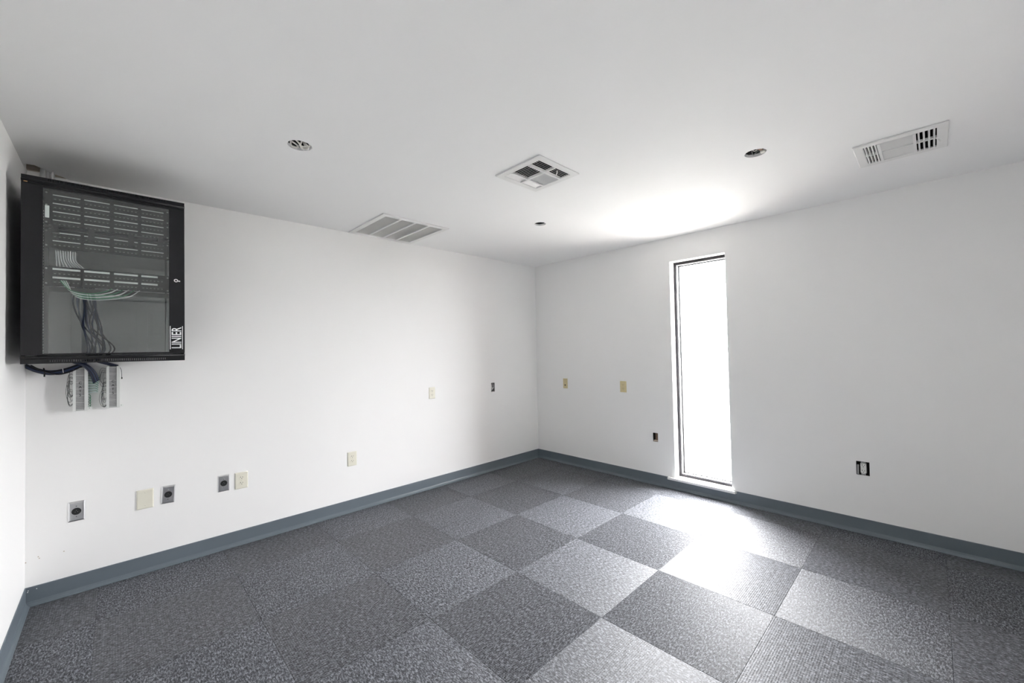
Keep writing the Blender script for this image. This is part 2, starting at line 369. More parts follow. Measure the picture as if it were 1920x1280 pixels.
# door behind the camera (seen in the cabinet glass), a little ajar
hinge = Matrix.Translation((DX1-0.02, -RY-0.02, 0)) @ Matrix.Rotation(math.radians(6), 4, 'Z')
dr = empty('door_1', hinge); struct(dr, 'white six-panel door standing ajar')
DW = DX1-DX0-0.05
stile = 0.115; mid = 0.105; pw = (DW-2*stile-mid)/2
rows = [(0.22, 0.80), (0.98, 1.54), (1.63, 1.945)]
hl = []
for a in (0, 1):
    for z0, z1 in rows:
        xa = -DW+stile+a*(pw+mid); hl.append(rect(xa, xa+pw, z0, z1))
obj('door_leaf', holed(rect(-DW, 0, 0.012, 2.05), hl, 0.036, frame_mx((0, -0.036, 0), (1,0,0), (0,0,1), (0,-1,0)) @ Matrix.Translation((0,0,-0.036))), DOORW, dr, bevel=0.006)
for q in hl:
    x0, x1 = q[0][0], q[1][0]; z0, z1 = q[0][1], q[2][1]
    bm = BM(); box(bm, x0-0.001, x1+0.001, -0.028, -0.014, z0-0.001, z1+0.001)
    A = [bm.verts.new((x, -0.014, z)) for x, z in ((x0+0.02,z0+0.02),(x1-0.02,z0+0.02),(x1-0.02,z1-0.02),(x0+0.02,z1-0.02))]
    B = [bm.verts.new((x, -0.004, z)) for x, z in ((x0+0.05,z0+0.05),(x1-0.05,z0+0.05),(x1-0.05,z1-0.05),(x0+0.05,z1-0.05))]
    for k in range(4): bm.faces.new((A[k], A[(k+1)%4], B[(k+1)%4], B[k]))
    bm.faces.new(B)
    obj('door_panel', bm, DOORW, dr)
bm = BM(); cyl(bm, (-DW+0.07, 0, 0.95), (0,1,0), 0.012, 0.045); cyl(bm, (-DW+0.07, 0.045, 0.95), (0,1,0), 0.028, 0.03, r2=0.024)
obj('door_knob', bm, CHROME, dr, smooth=True)
bm = BM(); box(bm, DX0-0.07, DX0, -RY, -RY+0.015, 0, DZ1+0.07); box(bm, DX1, DX1+0.07, -RY, -RY+0.015, 0, DZ1+0.07); box(bm, DX0, DX1, -RY, -RY+0.015, DZ1, DZ1+0.07)
struct(obj('trim_1', bm, TRIMW, bevel=0.003), 'white door casing')

# ------------------------------------------------------------------ wall cabinet
CX0, CX1, CY, CZ0, CZ1 = -4.204, -3.604, -0.600, 1.356, 2.251
cab = thing('wall_rack_cabinet', Matrix.Translation((0, 0, 0)), 'black glass-door wall rack cabinet high in the left corner', 'cabinet')
bm = BM()
box(bm, CX0, CX0+0.003, CY+0.03, -0.001, CZ0, CZ1); box(bm, CX1-0.003, CX1, CY+0.03, -0.001, CZ0, CZ1)
box(bm, CX0+0.003, CX1-0.003, CY+0.03, -0.001, CZ1-0.004, CZ1); box(bm, CX0+0.003, CX1-0.003, CY+0.03, -0.001, CZ0, CZ0+0.004)

obj('body', bm, BLACK, cab)
bm = BM(); box(bm, CX0+0.0032, CX0+0.0042, CY+0.12, -0.002, CZ0+0.005, CZ1-0.005); box(bm, CX1-0.0042, CX1-0.0032, CY+0.12, -0.002, CZ0+0.005, CZ1-0.005)
box(bm, CX0+0.0045, CX1-0.0045, CY+0.12, -0.002, CZ0+0.0042, CZ0+0.0052)
obj('bounce_liner', bm, BOUNCE, cab)  # added reflector sheets, brighten the cabinet interior by bounce light
n = 56
def cap(name, z0, z1, zs0, zs1):
    hs = []
    for k in range(n):
        x = CX0+0.085+k*(0.43/(n-1)); hs.append(rect(x-0.0019, x+0.0019, zs0, zs1))
    o = obj(name, holed(rect(CX0, CX1, z0, z1), hs, 0.0025, frame_mx((0, CY, 0), (1,0,0), (0,0,1), (0,1,0))), BLACK, cab)
    bm = BM(); box(bm, CX0, CX1, CY+0.0026, CY+0.03, z1-0.003, z1); box(bm, CX0, CX1, CY+0.0026, CY+0.03, z0, z0+0.003)
    box(bm, CX0, CX0+0.003, CY+0.0026, CY+0.03, z0+0.003, z1-0.003); box(bm, CX1-0.003, CX1, CY+0.0026, CY+0.03, z0+0.003, z1-0.003)
    obj('cap_flange', bm, BLACK, o)
    return o
tcap = cap('top_cap', 2.214, CZ1, 2.238, 2.248)
bcap = cap('bottom_cap', CZ0, 1.394, 1.362, 1.373)
obj('hinge_pin', cyl(BM(), (CX0+0.008, CY-0.001, 2.219), (1,0,0), 0.003, 0.012, 10), BRASS, tcap, smooth=True)
# rounded lip on the caps
for par, zc in ((tcap, 2.226), (bcap, 1.386)):
    bm = BM(); tube(bm, [(CX0, CY, zc), (CX1, CY, zc)], 0.0075, 12); obj('cap_lip', bm, BLACK, par, smooth=True)
GX0, GX1, GZ0, GZ1 = -4.136, -3.671, 1.404, 2.204
door = obj('door_frame', holed(rect(CX0, CX1, 1.396, 2.212), [rect(GX0, GX1, GZ0, GZ1)], 0.018, frame_mx((0, CY-0.001, 0), (1,0,0), (0,0,1), (0,1,0)) @ Matrix.Identity(4)), BLACK, cab, bevel=0.0015)
obj('glass', box(BM(), GX0-0.004, GX1+0.004, CY+0.003, CY+0.007, GZ0-0.004, GZ1+0.004), CABGLASS, door)
bm = BM(); ring(bm, (-3.642, CY-0.004, 1.804), (0,1,0), 0.0095, 0.0045, 0.004, 20); box(bm, -3.632, -3.624, CY-0.004, CY-0.001, 1.7985, 1.805)
lk = obj('lock', bm, CHROME, door); lk['label'] = 'chrome ring of the key lock'
# lettering LINIER reads upward, a rule on each side
LM = frame_mx((-3.6405, CY-0.0016, 1.4835), (0,0,1), (-1,0,0), (0,-1,0))
tb = text_bm('LINIER', 0.058, 0.0008, Matrix.Identity(4))
xs = [v.co.x for v in tb.verts]; ys = [v.co.y for v in tb.verts]
sxx = 0.118/(max(xs)-min(xs)); syy = 0.042/(max(ys)-min(ys)); ox = (max(xs)+min(xs))/2; oy = (max(ys)+min(ys))/2
bmesh.ops.transform(tb, matrix=LM @ Matrix.Diagonal((sxx, syy, 1, 1)) @ Matrix.Translation((-ox, -oy, 0)), verts=tb.verts[:])
box(tb, -3.6685, -3.6655, CY-0.0020, CY-0.0012, 1.4185, 1.5485); box(tb, -3.6155, -3.6125, CY-0.0020, CY-0.0012, 1.4185, 1.5485)
lo = obj('lettering', tb, PRINTW, door); lo['label'] = 'white vertical lettering LINIER'
ob_ = obj('door_sticker', box(BM(), -4.130, -4.116, CY+0.0075, CY+0.0082, 2.062, 2.121), LABELW, door); ob_['label'] = 'small white printed sticker inside the glass'
# rack rails with square holes
for x0, x1 in ((-4.162, -4.126), (-3.682, -3.646)):
    hs = [rect(x0+0.022-0.0045+(-0.006 if x0 < -4 else -0.004), x0+0.022+0.0045+(-0.006 if x0 < -4 else -0.004), z, z+0.009) for z in [1.40+0.01482*k for k in range(55)]]
    obj('rack_rail', holed(rect(x0, x1, CZ0+0.006, CZ1-0.006), hs, 0.002, frame_mx((0, -0.494, 0), (1,0,0), (0,0,1), (0,1,0))), BLACKIN, cab)
XG = [(-4.112, -4.016), (-4.003, -3.908), (-3.892, -3.797), (-3.783, -3.688)]
PY = -0.498
def panel(z0, z1, zs, sh, py=PY, lastcut=None):
    p = obj('patch_panel', box(BM(), -4.140, -3.664, py, py+0.004, z0, z1), PANELM, cab, bevel=0.001)
    p['label'] = 'black 48-port patch panel with white label strips'
    for z in zs:
        pr = BM()
        for a, b in XG:
            s = obj('label_strip', box(BM(), a, b if not (lastcut and a > -3.8) else lastcut, py-0.0022, py-0.0001, z-sh/2, z+sh/2), LABELW, p)
            for k in range(6):
                xc = a+(b-a)*(k+0.5)/6
                # jack: a dark frame, a deeper mouth and a pale contact strip
                box(pr, xc-0.0068, xc+0.0068, py-0.0015, py-0.0001, z-sh/2-0.0215, z-sh/2-0.006)
        obj('port_row', pr, PORTM, p)['kind'] = 'stuff'
        ct = BM()
        for a, b in XG:
            for k in range(6):
                xc = a+(b-a)*(k+0.5)/6; box(ct, xc-0.003, xc+0.003, py-0.0021, py-0.0016, z-sh/2-0.0195, z-sh/2-0.017)
        obj('port_contacts', ct, GALV, p)['kind'] = 'stuff'
    for xd in (-4.0095, -3.900, -3.790):
        obj('panel_rib', box(BM(), xd-0.004, xd+0.004, py-0.004, py-0.0001, z0+0.002, z1-0.002), PANELM, p)
    for sx in (-4.133, -3.671):
        for zz in (z0+0.012, z1-0.012): obj('screw', cyl(BM(), (sx, py-0.0025, zz), (0,1,0), 0.004, 0.0024, 10), GALV, p)
panel(2.136, 2.222, (2.202, 2.160), 0.0050)
panel(2.050, 2.135, (2.118, 2.076), 0.0050)
panel(1.934, 2.030, (2.013, 1.971), 0.0050)
panel(1.744, 1.842, (1.829, 1.786), 0.0095, lastcut=-3.714)
# cable manager with rings between the panels, dark bracket under the lowest panel
cm = obj('cable_manager', box(BM(), -4.140, -3.664, PY, PY+0.004, 2.032, 2.048), PANELM, cab)
for x in (-4.100, -3.975, -3.825, -3.705):
    bm = BM(); zc = 2.035; h = 0.055 if x in (-3.975, -3.825) else 0.03
    box(bm, x-0.012, x+0.012, PY-0.050, PY, zc+0.004, zc+0.009); box(bm, x-0.012, x+0.012, PY-0.054, PY-0.050, zc-h, zc+0.009); box(bm, x-0.012, x+0.012, PY-0.050, PY-0.001, zc-h, zc-h+0.005)
    obj('manager_ring', bm, BLACK, cm)
br = obj('bracket_panel', box(BM(), -4.140, -3.664, PY+0.02, PY+0.024, 1.716, 1.743), BLACKIN, cab)

# cables inside the cabinet
def bundle(name, mx, label, cat, lines, part='cable'):
    t = thing(name, mx, label, cat)
    inv = mx.inverted()
    for pts, r, m in lines:
        bm = BM(); tube(bm, [inv @ Vector(p) for p in pts], r, 6, 7); obj(part, bm, m, t, smooth=True)
    return t
ls = []
for k in range(9):
    x = -4.105+0.0085*k; xb = -4.10+0.012*k
    ls.append(([(x, -0.47, 1.93), (x+0.003, -0.465, 1.88), (xb, -0.46, 1.845), (xb+0.01, -0.40, 1.80)], 0.003, CABG))
bundle('patch_cable_bundle', Matrix.Translation((-4.07, -0.47, 1.84)), 'pale grey cables dropping between patch panels behind the cabinet glass', 'cables', ls)
ls = []
for k in range(6):
    ls.append(([(-4.085+0.004*k, -0.52, 1.770), (-4.05+0.004*k, -0.545, 1.722-0.006*k), (-3.985+0.006*k, -0.55, 1.708-0.006*k), (-3.93+0.018*k, -0.545, 1.722-0.004*k), (-3.90+0.022*k, -0.51, 1.745)], 0.0024, CABG if k % 2 else WGREEN))
bundle('looped_cable_bundle', Matrix.Translation((-3.99, -0.54, 1.70)), 'thin cables sagging in a loop below the lowest patch panel', 'cables', ls)
ls = []
for k in range(14):
    x = -4.035+0.005*k+random.uniform(-.003, .003)
    ls.append(([(x, -0.43, 1.76), (x+random.uniform(-.01, .03), -0.45, 1.66), (x+0.02+random.uniform(-.02, .03), -0.40, 1.55), (x+0.05+random.uniform(-.03, .05), -0.34, 1.43), (x+0.02, -0.30, 1.362)], 0.0035, random.choice((CABD, CABB, CABD, CABK))))
bundle('trunk_cable_bundle', Matrix.Translation((-4.0, -0.35, 1.362)), 'dark blue cables hanging in the bottom of the glass-door cabinet', 'cables', ls)

# grey cables rising through the torn ceiling hole
ls = []
for k in range(8):
    x = -4.196+0.0078*k; y = -0.075+random.uniform(-.03, .02)
    ls.append(([(x+random.uniform(-.006, .006), y, CZ1+0.002), (x+random.uniform(-.008, .008), y-0.01, 2.34), (x+random.uniform(-.01, .01), y, 2.43), (x+0.02, y+0.01, 2.60)], 0.0042, CABG))
bundle('riser_cable_bundle', Matrix.Translation((-4.17, -0.08, CZ1)), 'pale grey cables rising from the cabinet into the ceiling hole', 'cables', ls)
t = thing('torn_drywall_edge', Matrix.Translation((-4.16, -0.06, RZ)), 'brown torn drywall edge around the ceiling cable hole', 'drywall')
bm = BM(); box(bm, -0.088, -0.030, 0.040, 0.058, 0.012, 0.10); obj('board', bm, GYPSUM, t)
bm = BM(); box(bm, 0.020, 0.072, 0.046, 0.058, 0.004, 0.030); obj('board', bm, GYPSUM, t)
bm = BM()
tube(bm, [(-0.046, -0.097, 0.008), (-0.008, -0.052, 0.008), (0.010, -0.010, 0.008), (0.052, 0.022, 0.008)], 0.007, 6); obj('rim', bm, RUBBER, t)

# ------------------------------------------------------------------ cables and punch-down blocks below the cabinet
ls = []
for k in range(10):
    a = 2*PI*k/10; dy = 0.012*math.cos(a); dz = 0.010*math.sin(a)
    ls.append(([(-4.245, -0.030+dy, 1.340+dz), (-4.21, -0.040+dy, 1.318+dz), (-4.16, -0.045+dy, 1.300+dz), (-4.11, -0.045+dy, 1.305+dz), (-4.06, -0.04+dy, 1.325+dz), (-4.01, -0.035+dy, 1.352+dz)], 0.0042, [CABB, CABB, CABD, CABB, CABK][k % 5]))
ls.append(([(-4.225, -0.06, 1.345), (-4.19, -0.062, 1.318), (-4.13, -0.062, 1.290), (-4.08, -0.06, 1.300), (-4.03, -0.05, 1.330)], 0.004, CABK))
tb_ = bundle('blue_cable_bundle', Matrix.Translation((-4.13, -0.045, 1.29)), 'dark blue cable bundle sagging under the cabinet from the left wall', 'cables', ls)
bm = BM(); ring(bm, (0, 0, 0), (1,0,0.2), 0.020, 0.0175, 0.004, 16); tie = obj('zip_tie', bm, RUBBER, tb_); tie.location = (-0.047, 0, 0.018)
bm = BM(); box(bm, -0.003, 0.003, -0.004, 0.004, -0.014, 0.0); tie2 = obj('zip_tie_tail', bm, RUBBER, tb_); tie2.location = (-0.045, -0.01, 0.002)
bm = BM(); ring(bm, (0, 0, 0), (1,0,0.1), 0.0195, 0.0175, 0.003, 16); tie3 = obj('zip_tie', bm, CABG, tb_); tie3.location = (0.025, 0, 0.018)
ls = []
for k in range(12):
    a = 2*PI*k/12; d = 0.010*math.cos(a); e = 0.012*math.sin(a)
    ls.append(([(-4.055+e, -0.05+d, 1.354), (-4.015+e, -0.055+d, 1.335), (-3.985+e, -0.045+d, 1.29), (-3.970+e*0.9, -0.032+d, 1.235+0.8*e)], 0.0038, [CABB, CABD, CABB, CABD][k % 4]))
bundle('trunk_cable_drop', Matrix.Translation((-3.98, -0.04, 1.24)), 'navy cable sheaths curving down beside the left punch-down block', 'cables', ls)
ls = []
for k in range(7):
    e = 0.005*k
    ls.append(([(-3.965+e, -0.06, 1.354), (-3.935+e, -0.05, 1.342), (-3.905+e, -0.035, 1.330)], 0.0038, CABD))
bundle('short_cable_drop', Matrix.Translation((-3.92, -0.045, 1.33)), 'short navy cables entering the top of the right punch-down block', 'cables', ls)

def block(x0, x1, z0, z1, label, tail):
    t = thing('punch_down_block', ON_BACK((x0+x1)/2, z0), label, 'wiring block', 'punch-down blocks under the cabinet')
    w = x1-x0; h = z1-z0; hw = w/2
    obj('back_plate', box(BM(), -hw, hw, 0, h, 0.0003, 0.012), BLOCKW, t, bevel=0.001)
    obj('side_rail', box(BM(), -hw, -hw+0.0125, 0.001, h-0.001, 0.012, 0.050), BLOCKW, t, bevel=0.0012)
    obj('side_rail', box(BM(), hw-0.0150, hw, 0.001, h-0.001, 0.012, 0.050), BLOCKW, t, bevel=0.0012)
    obj('wiring_bed', box(BM(), -hw+0.0125, hw-0.0150, 0.006, h-0.003, 0.012, 0.044), BLOCKG, t)
    m = 25
    for k in range(m):
        zz = 0.010+k*(h-0.020)/(m-1)
        o = obj('clip_row', box(BM(), -hw+0.0128, hw-0.0153, zz-0.0026, zz+0.0026, 0.0441, 0.0475), CLIPG if k % 4 else CLIPW, t)
    for q, c in enumerate('CAT5'):
        o = obj('letter', text_bm(c, 0.019, 0.0006, Matrix.Translation((-0.001, h*0.63-q*0.0235, 0.0482))), PRINTK, t)
    tg = obj('number_tag', box(BM(), hw+0.0002, hw+0.016, 0.004, 0.021, 0.040, 0.042), LABELW, t)
    obj('letter', text_bm('1', 0.010, 0.0004, Matrix.Translation((hw+0.006, 0.013, 0.0424))), PRINTK, tg)
    # looping jumper wires at the left edge
    for k in range(tail):
        bm = BM(); a = h*random.uniform(0.35, 0.95); b = a-h*random.uniform(0.25, 0.6); b = max(b, 0.01)
        o = random.uniform(0.012, 0.032)
        tube(bm, [(-hw+0.002, a, 0.03), (-hw-o*0.7, a+0.004, 0.035), (-hw-o, (a+b)/2, 0.04), (-hw-o*0.6, b, 0.035), (-hw+0.002, b+0.01, 0.03)], 0.0009, 5)
        obj('jumper_wire', bm, random.choice((WBLACK, WBLACK, BLOCKG)), t, smooth=True)
    return t, hw, h
t1, hw, h = block(-4.066, -4.004, 1.068, 1.328, 'white punch-down block with stacked CAT5 letters, nearest the left wall', 12)
for k in range(16):
    bm = BM(); z = h*(0.97-0.03*k)
    tube(bm, [(hw-0.001, z-0.03, 0.030), (hw+0.012, z-0.032, 0.036), (hw+0.030, z-0.042+0.001*k, 0.040), (hw+0.046-0.0004*k, z-0.062+0.002*k, 0.034)], 0.0014, 5)
    obj('fanned_wire', bm, (WGREEN, WCYAN, WGREEN, WCYAN)[k % 4], t1, smooth=True)
for k in range(5):
    bm = BM(); z = h*(0.36-0.06*k)
    tube(bm, [(hw-0.001, z, 0.030), (hw+0.008, z-0.004, 0.036), (hw+0.010, z-0.020, 0.036), (hw-0.001, z-0.028, 0.03)], 0.0012, 5); obj('fanned_wire', bm, WGREEN, t1, smooth=True)
t2, hw, h = block(-3.927, -3.867, 1.070, 1.328, 'white punch-down block with stacked CAT5 letters, farther from the left wall', 12)
bm = BM(); tube(bm, [(hw-0.002, h*0.98, 0.035), (hw+0.006, h*0.88, 0.038), (hw+0.008, h*0.72, 0.036)], 0.0014, 5); obj('jumper_wire', bm, WBLACK, t2, smooth=True)
bm = BM(); box(bm, hw+0.0055, hw+0.0115, h*0.68, h*0.72, 0.033, 0.039); obj('wire_tip', bm, RUBBER, t2)

# ------------------------------------------------------------------ wall plates
def rounded_plate(bm, w, h, t, e=0.006):
    A = [bm.verts.new((x*w/2, y*h/2, 0.0003)) for x, y in ((-1,-1),(1,-1),(1,1),(-1,1))]
    A2 = [bm.verts.new((x*w/2, y*h/2, t*0.35)) for x, y in ((-1,-1),(1,-1),(1,1),(-1,1))]
    B = [bm.verts.new((x*(w/2-e*0.5), y*(h/2-e*0.5), t*0.85)) for x, y in ((-1,-1),(1,-1),(1,1),(-1,1))]
    C = [bm.verts.new((x*(w/2-e), y*(h/2-e), t)) for x, y in ((-1,-1),(1,-1),(1,1),(-1,1))]
    for P, Q in ((A, A2), (A2, B), (B, C)):
        for k in range(4): bm.faces.new((P[k], P[(k+1)%4], Q[(k+1)%4], Q[k]))
    bm.faces.new(C); bm.faces.new(A[::-1]); return bm
def receptacle(t, z, m, parent=None, zo=0.0):
    for s in (-1, 1):
        bm = BM(); cy = s*0.0195; n = 28
        pts = []
        for k in range(n):
            a = 2*PI*k/n; pts.append((max(-0.0145, min(0.0145, 0.0172*math.cos(a))), cy+0.0145*math.sin(a)))
        A = [bm.verts.new((x, y, z)) for x, y in pts]; B = [bm.verts.new((x, y, z+0.0022)) for x, y in pts]
        for k in range(n): bm.faces.new((A[k], A[(k+1)%n], B[(k+1)%n], B[k]))
        bm.faces.new(B); bm.faces.new(A[::-1])
        f = obj('receptacle', bm, m, t)
        for x, hh in ((-0.0064, 0.0085), (0.0064, 0.0070)):
            obj('slot', box(BM(), x-0.0013, x+0.0013, cy+0.001, cy+0.001+hh, z+0.0021, z+0.0024), DARK, f)
        obj('slot', cyl(BM(), (0, cy-0.0062, z+0.0021), (0,0,1), 0.0025, 0.0003, 12), DARK, f)
def screw(t, x, y, z, m, r=0.0032):
    s = obj('screw', cyl(BM(), (x, y, z), (0,0,1), r, 0.0012, 14, r2=r*0.8), m, t)
    obj('screw_slot', box(BM(), x-r*0.8, x+r*0.8, y-0.0004, y+0.0004, z+0.0011, z+0.00135), DARK, s)
def duplex(mx, label, w=0.078, h=0.120, m=IVORY):
    t = thing('duplex_outlet', mx, label, 'outlet', 'duplex outlets on the walls')
    obj('cover_plate', rounded_plate(BM(), w, h, 0.0065), m, t)
    receptacle(t, 0.0060, m); screw(t, 0, 0, 0.0064, m, 0.0026); return t
def xlr(mx, label):
    t = thing('connector_plate', mx, label, 'wall plate', 'steel connector plates on the back wall')
    obj('cover_plate', rounded_plate(BM(), 0.070, 0.1145, 0.0055, 0.009), STEEL, t)
    obj('socket_rim', ring(BM(), (0, 0, 0.0054), (0,0,1), 0.0200, 0.0155, 0.0022), RUBBER, t)
    s = obj('socket', cyl(BM(), (0, 0, 0.0054), (0,0,1), 0.0154, 0.0008, 24), PORTM, t)
    for a in (90, 210, 330): obj('pin', cyl(BM(), (0.006*math.cos(math.radians(a)), 0.006*math.sin(math.radians(a)), 0.0062), (0,0,1), 0.0014, 0.0012, 10), GALV, s)
    screw(t, 0, 0.030, 0.0054, CHROME, 0.0038); screw(t, 0, -0.030, 0.0054, CHROME, 0.0038)
    return t
tilt = lambda a: Matrix.Rotation(math.radians(a), 4, 'Z')
xlr(ON_BACK(-4.0525, 0.476), 'steel plate with black round socket, nearest the left corner')
xlr(ON_BACK(-3.637, 0.467) @ tilt(-3), 'tilted steel plate with black round socket beside the blank ivory plate')
xlr(ON_BACK(-3.333, 0.4675), 'steel plate with black round socket beside an ivory outlet')
t = thing('blank_plate', ON_BACK(-3.750, 0.4665), 'blank ivory plate between the two leftmost steel plates', 'wall plate')
obj('cover_plate', rounded_plate(BM(), 0.082, 0.122, 0.0075), IVORY, t); screw(t, 0, 0.041, 0.0074, IVORY); screw(t, 0, -0.041, 0.0074, IVORY)
duplex(ON_BACK(-3.225, 0.4625), 'ivory duplex outlet next to a steel connector plate', 0.081, 0.119)
duplex(ON_BACK(-2.407, 0.4565), 'ivory duplex outlet alone above the middle of the back baseboard', 0.080, 0.122)
duplex(ON_BACK(-1.582, 0.956), 'ivory duplex outlet at waist height on the back wall', 0.073, 0.114)
duplex(ON_RIGHT(-1.244, 0.961), 'tan duplex outlet nearer the window on the right wall', 0.075, 0.118, ALMOND)
t = thing('phone_plate', ON_RIGHT(-0.462, 0.9615), 'tan phone jack plate nearest the far corner on the right wall', 'wall plate')
obj('cover_plate', rounded_plate(BM(), 0.066, 0.118, 0.0065), ALMOND, t)
obj('jack', box(BM(), -0.0075, 0.0075, -0.028, -0.012, 0.0062, 0.0072), DARK, t); screw(t, 0, 0.041, 0.0064, ALMOND); screw(t, 0, -0.041, 0.0064, ALMOND)

# open boxes cut in the walls
def open_box(mx, w, h, d, label, cat='junction box', m=GALV):
    t = thing('open_wall_box', mx, label, cat, 'open boxes in the walls')
    bm = BM(); e = 0.0008; x, y = w/2-e, h/2-e; th = 0.0015
    box(bm, -x, -x+th, -y, y, -d, -0.001); box(bm, x-th, x, -y, y, -d, -0.001); box(bm, -x+th, x-th, y-th, y, -d, -0.001); box(bm, -x+th, x-th, -y, -y+th, -d, -0.001); box(bm, -x+th, x-th, -y+th, y-th, -d, -d+th)
    obj('box_shell', bm, m, t); return t
t = open_box(ON_BACK(*OPEN_BACK), 0.055, 0.105, 0.055, 'open electrical box with tangled wires in the back wall near the corner')
for k in range(7):
    bm = BM(); x = random.uniform(-0.016, 0.016)
    tube(bm, [(x, 0.045, -0.05), (x+random.uniform(-.008, .008), 0.03, -0.015), (random.uniform(-.018, .018), 0.0, -0.006), (random.uniform(-.018, .018), -0.028, -0.010), (x, -0.044, -0.045)], 0.0032, 6)
    obj('wire', bm, (WWHITE, WBLACK, WWHITE, GALV, WWHITE, CABK, WWHITE)[k], t, smooth=True)
t = open_box(ON_RIGHT(*OPEN_R1), 0.052, 0.088, 0.05, 'empty open box showing brown wood beside the window', m=DARK)
obj('stud', box(BM(), -0.008, 0.018, -0.030, 0.036, -0.046, -0.018), WOOD, t)
obj('mortar_lip', box(BM(), -0.024, 0.024, -0.042, -0.030, -0.040, -0.002), GYPSUM, t, bevel=0.003)
t = open_box(ON_RIGHT(*OPEN_R2), 0.074, 0.098, 0.055, 'bare white receptacle without cover plate in the right wall', 'outlet', m=DARK)
obj('yoke', box(BM(), -0.010, 0.016, -0.047, 0.047, -0.006, -0.0045), GALV, t)
bm = BM(); box(bm, -0.014, 0.020, -0.034, 0.034, -0.030, -0.0044); obj('receptacle_body', bm, WPLAST, t, bevel=0.002)
for s in (-1, 1):
    cy = s*0.0195
    f = obj('receptacle', cyl(BM(), (0.003, cy, -0.0044), (0,0,1), 0.0168, 0.0050, 26), WPLAST, t, smooth=False)
    for x, hh in ((-0.0034, 0.0085), (0.0094, 0.0070)): obj('slot', box(BM(), x-0.0014, x+0.0014, cy+0.001, cy+0.001+hh, 0.0005, 0.0009), DARK, f)
    obj('slot', cyl(BM(), (0.003, cy-0.0066, 0.0005), (0,0,1), 0.0027, 0.0004, 12), DARK, f)
obj('bracket', box(BM(), -0.033, -0.022, -0.045, 0.022, -0.020, -0.003), GALV, t)

# ------------------------------------------------------------------ ceiling boxes
def ceil_box(x, y, r, label):
    t = thing('ceiling_junction_box', ON_CEIL(x, y), label, 'junction box', 'open ceiling boxes')
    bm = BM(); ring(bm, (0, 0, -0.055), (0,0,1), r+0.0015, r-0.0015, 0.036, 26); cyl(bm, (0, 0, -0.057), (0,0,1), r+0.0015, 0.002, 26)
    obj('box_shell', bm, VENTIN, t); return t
t = ceil_box(*J_CEIL[0], 'open ceiling box stuffed with looped white wires, nearest the cabinet')
loops = [[(-.040,.010,-.03),(-.036,-.018,-.002),(-.016,-.030,.002),(-.004,-.010,.003),(-.018,.006,.001),(-.034,-.002,-.01)],
         [(-.030,.020,-.02),(-.012,.026,-.001),(.004,.010,.004),(.024,.014,.003),(.040,.026,-.002),(.030,.036,-.02)],
         [(.004,.030,-.02),(.000,.012,.004),(.018,-.004,.007),(.034,.004,.005),(.036,.022,.002),(.018,.030,-.004)],
         [(.010,-.036,-.02),(.022,-.026,.002),(.038,-.020,.003),(.044,-.004,-.001),(.034,.006,-.01)]]
for q, L_ in enumerate(loops):
    bm = BM(); tube(bm, L_, 0.0042, 8, 8); obj('wire', bm, WWHITE if q != 3 else CABG, t, smooth=True)
bm = BM(); cyl(bm, (0.020, 0.010, -0.02), (0.1, 0.3, 1), 0.008, 0.026, 12, r2=0.005); obj('wire_nut', bm, WWHITE, t)
t = ceil_box(*J_CEIL[1], 'open ceiling box with a pale wooden strip, nearest the right vent')
obj('mounting_strap', box(BM(), -0.048, 0.048, -0.007, 0.007, -0.012, -0.008, Matrix.Rotation(0.2, 4, 'Z') @ Matrix.Translation((0, 0.026, 0))), WOOD, t)
obj('mounting_lug', box(BM(), 0.008, 0.034, 0.020, 0.042, -0.010, -0.001), WWHITE, t)
for q in range(4):
    bm = BM(); a = random.uniform(0, 6)
    tube(bm, [(0.03*math.cos(a), 0.03*math.sin(a), -0.05), (0.02*math.cos(a+.6), 0.02*math.sin(a+.6), -0.02), (0.024*math.cos(a+1.6), 0.024*math.sin(a+1.6)-0.01, -0.004), (0.03*math.cos(a+2.4), 0.03*math.sin(a+2.4), -0.03)], 0.0026, 6)
    obj('wire', bm, (WBLACK, GALV, CABK, WWHITE)[q], t, smooth=True)
t = ceil_box(*J_CEIL[2], 'small dark open ceiling box, nearest the far corner')
for q in range(3):
    bm = BM(); a = random.uniform(0, 6)
    tube(bm, [(0.03*math.cos(a), 0.03*math.sin(a), -0.05), (0.02*math.cos(a+.8), 0.02*math.sin(a+.8), -0.02), (0.03*math.cos(a+2.4), 0.03*math.sin(a+2.4), -0.03)], 0.0026, 6)
    obj('wire', bm, (WBLACK, CABG, CABK)[q], t, smooth=True)

# ------------------------------------------------------------------ vents
# return grille: frame, three bars, fine blades in four bays, filter behind
cx, cy, sx, sy = VENT_RET
t = thing('return_air_grille', ON_CEIL(cx, cy), 'large white return air grille beside the back wall', 'vent')
fb = holed(rect(-sx/2, sx/2, -sy/2, sy/2), [rect(-sx/2+0.042, sx/2-0.042, -sy/2+0.042, sy/2-0.042)], 0.010)
obj('frame', fb, VENTW, t, bevel=0.003)
ix, iy = sx/2-0.042, sy/2-0.042
for k in range(1, 4):
    x = -ix+2*ix*k/4; obj('bar', box(BM(), x-0.008, x+0.008, -iy, iy, -0.004, 0.009), VENTW, t, bevel=0.001)
for k in range(4):
    a = -ix+2*ix*k/4+(0.008 if k else 0); b = -ix+2*ix*(k+1)/4-(0.008 if k < 3 else 0)
    bm = BM(); m = 44
    for q in range(m):
        y = -iy+2*iy*(q+0.5)/m
        box(bm, a, b, -0.0006, 0.0006, -0.006, 0.006, Matrix.Translation((0, y, 0)) @ Matrix.Rotation(math.radians(-38), 4, 'X'))
    o = obj('fine_blades', bm, VENTW, t); o['kind'] = 'stuff'
obj('filter', box(BM(), -ix, ix, -iy, iy, -0.035, -0.020), FILTER, t)

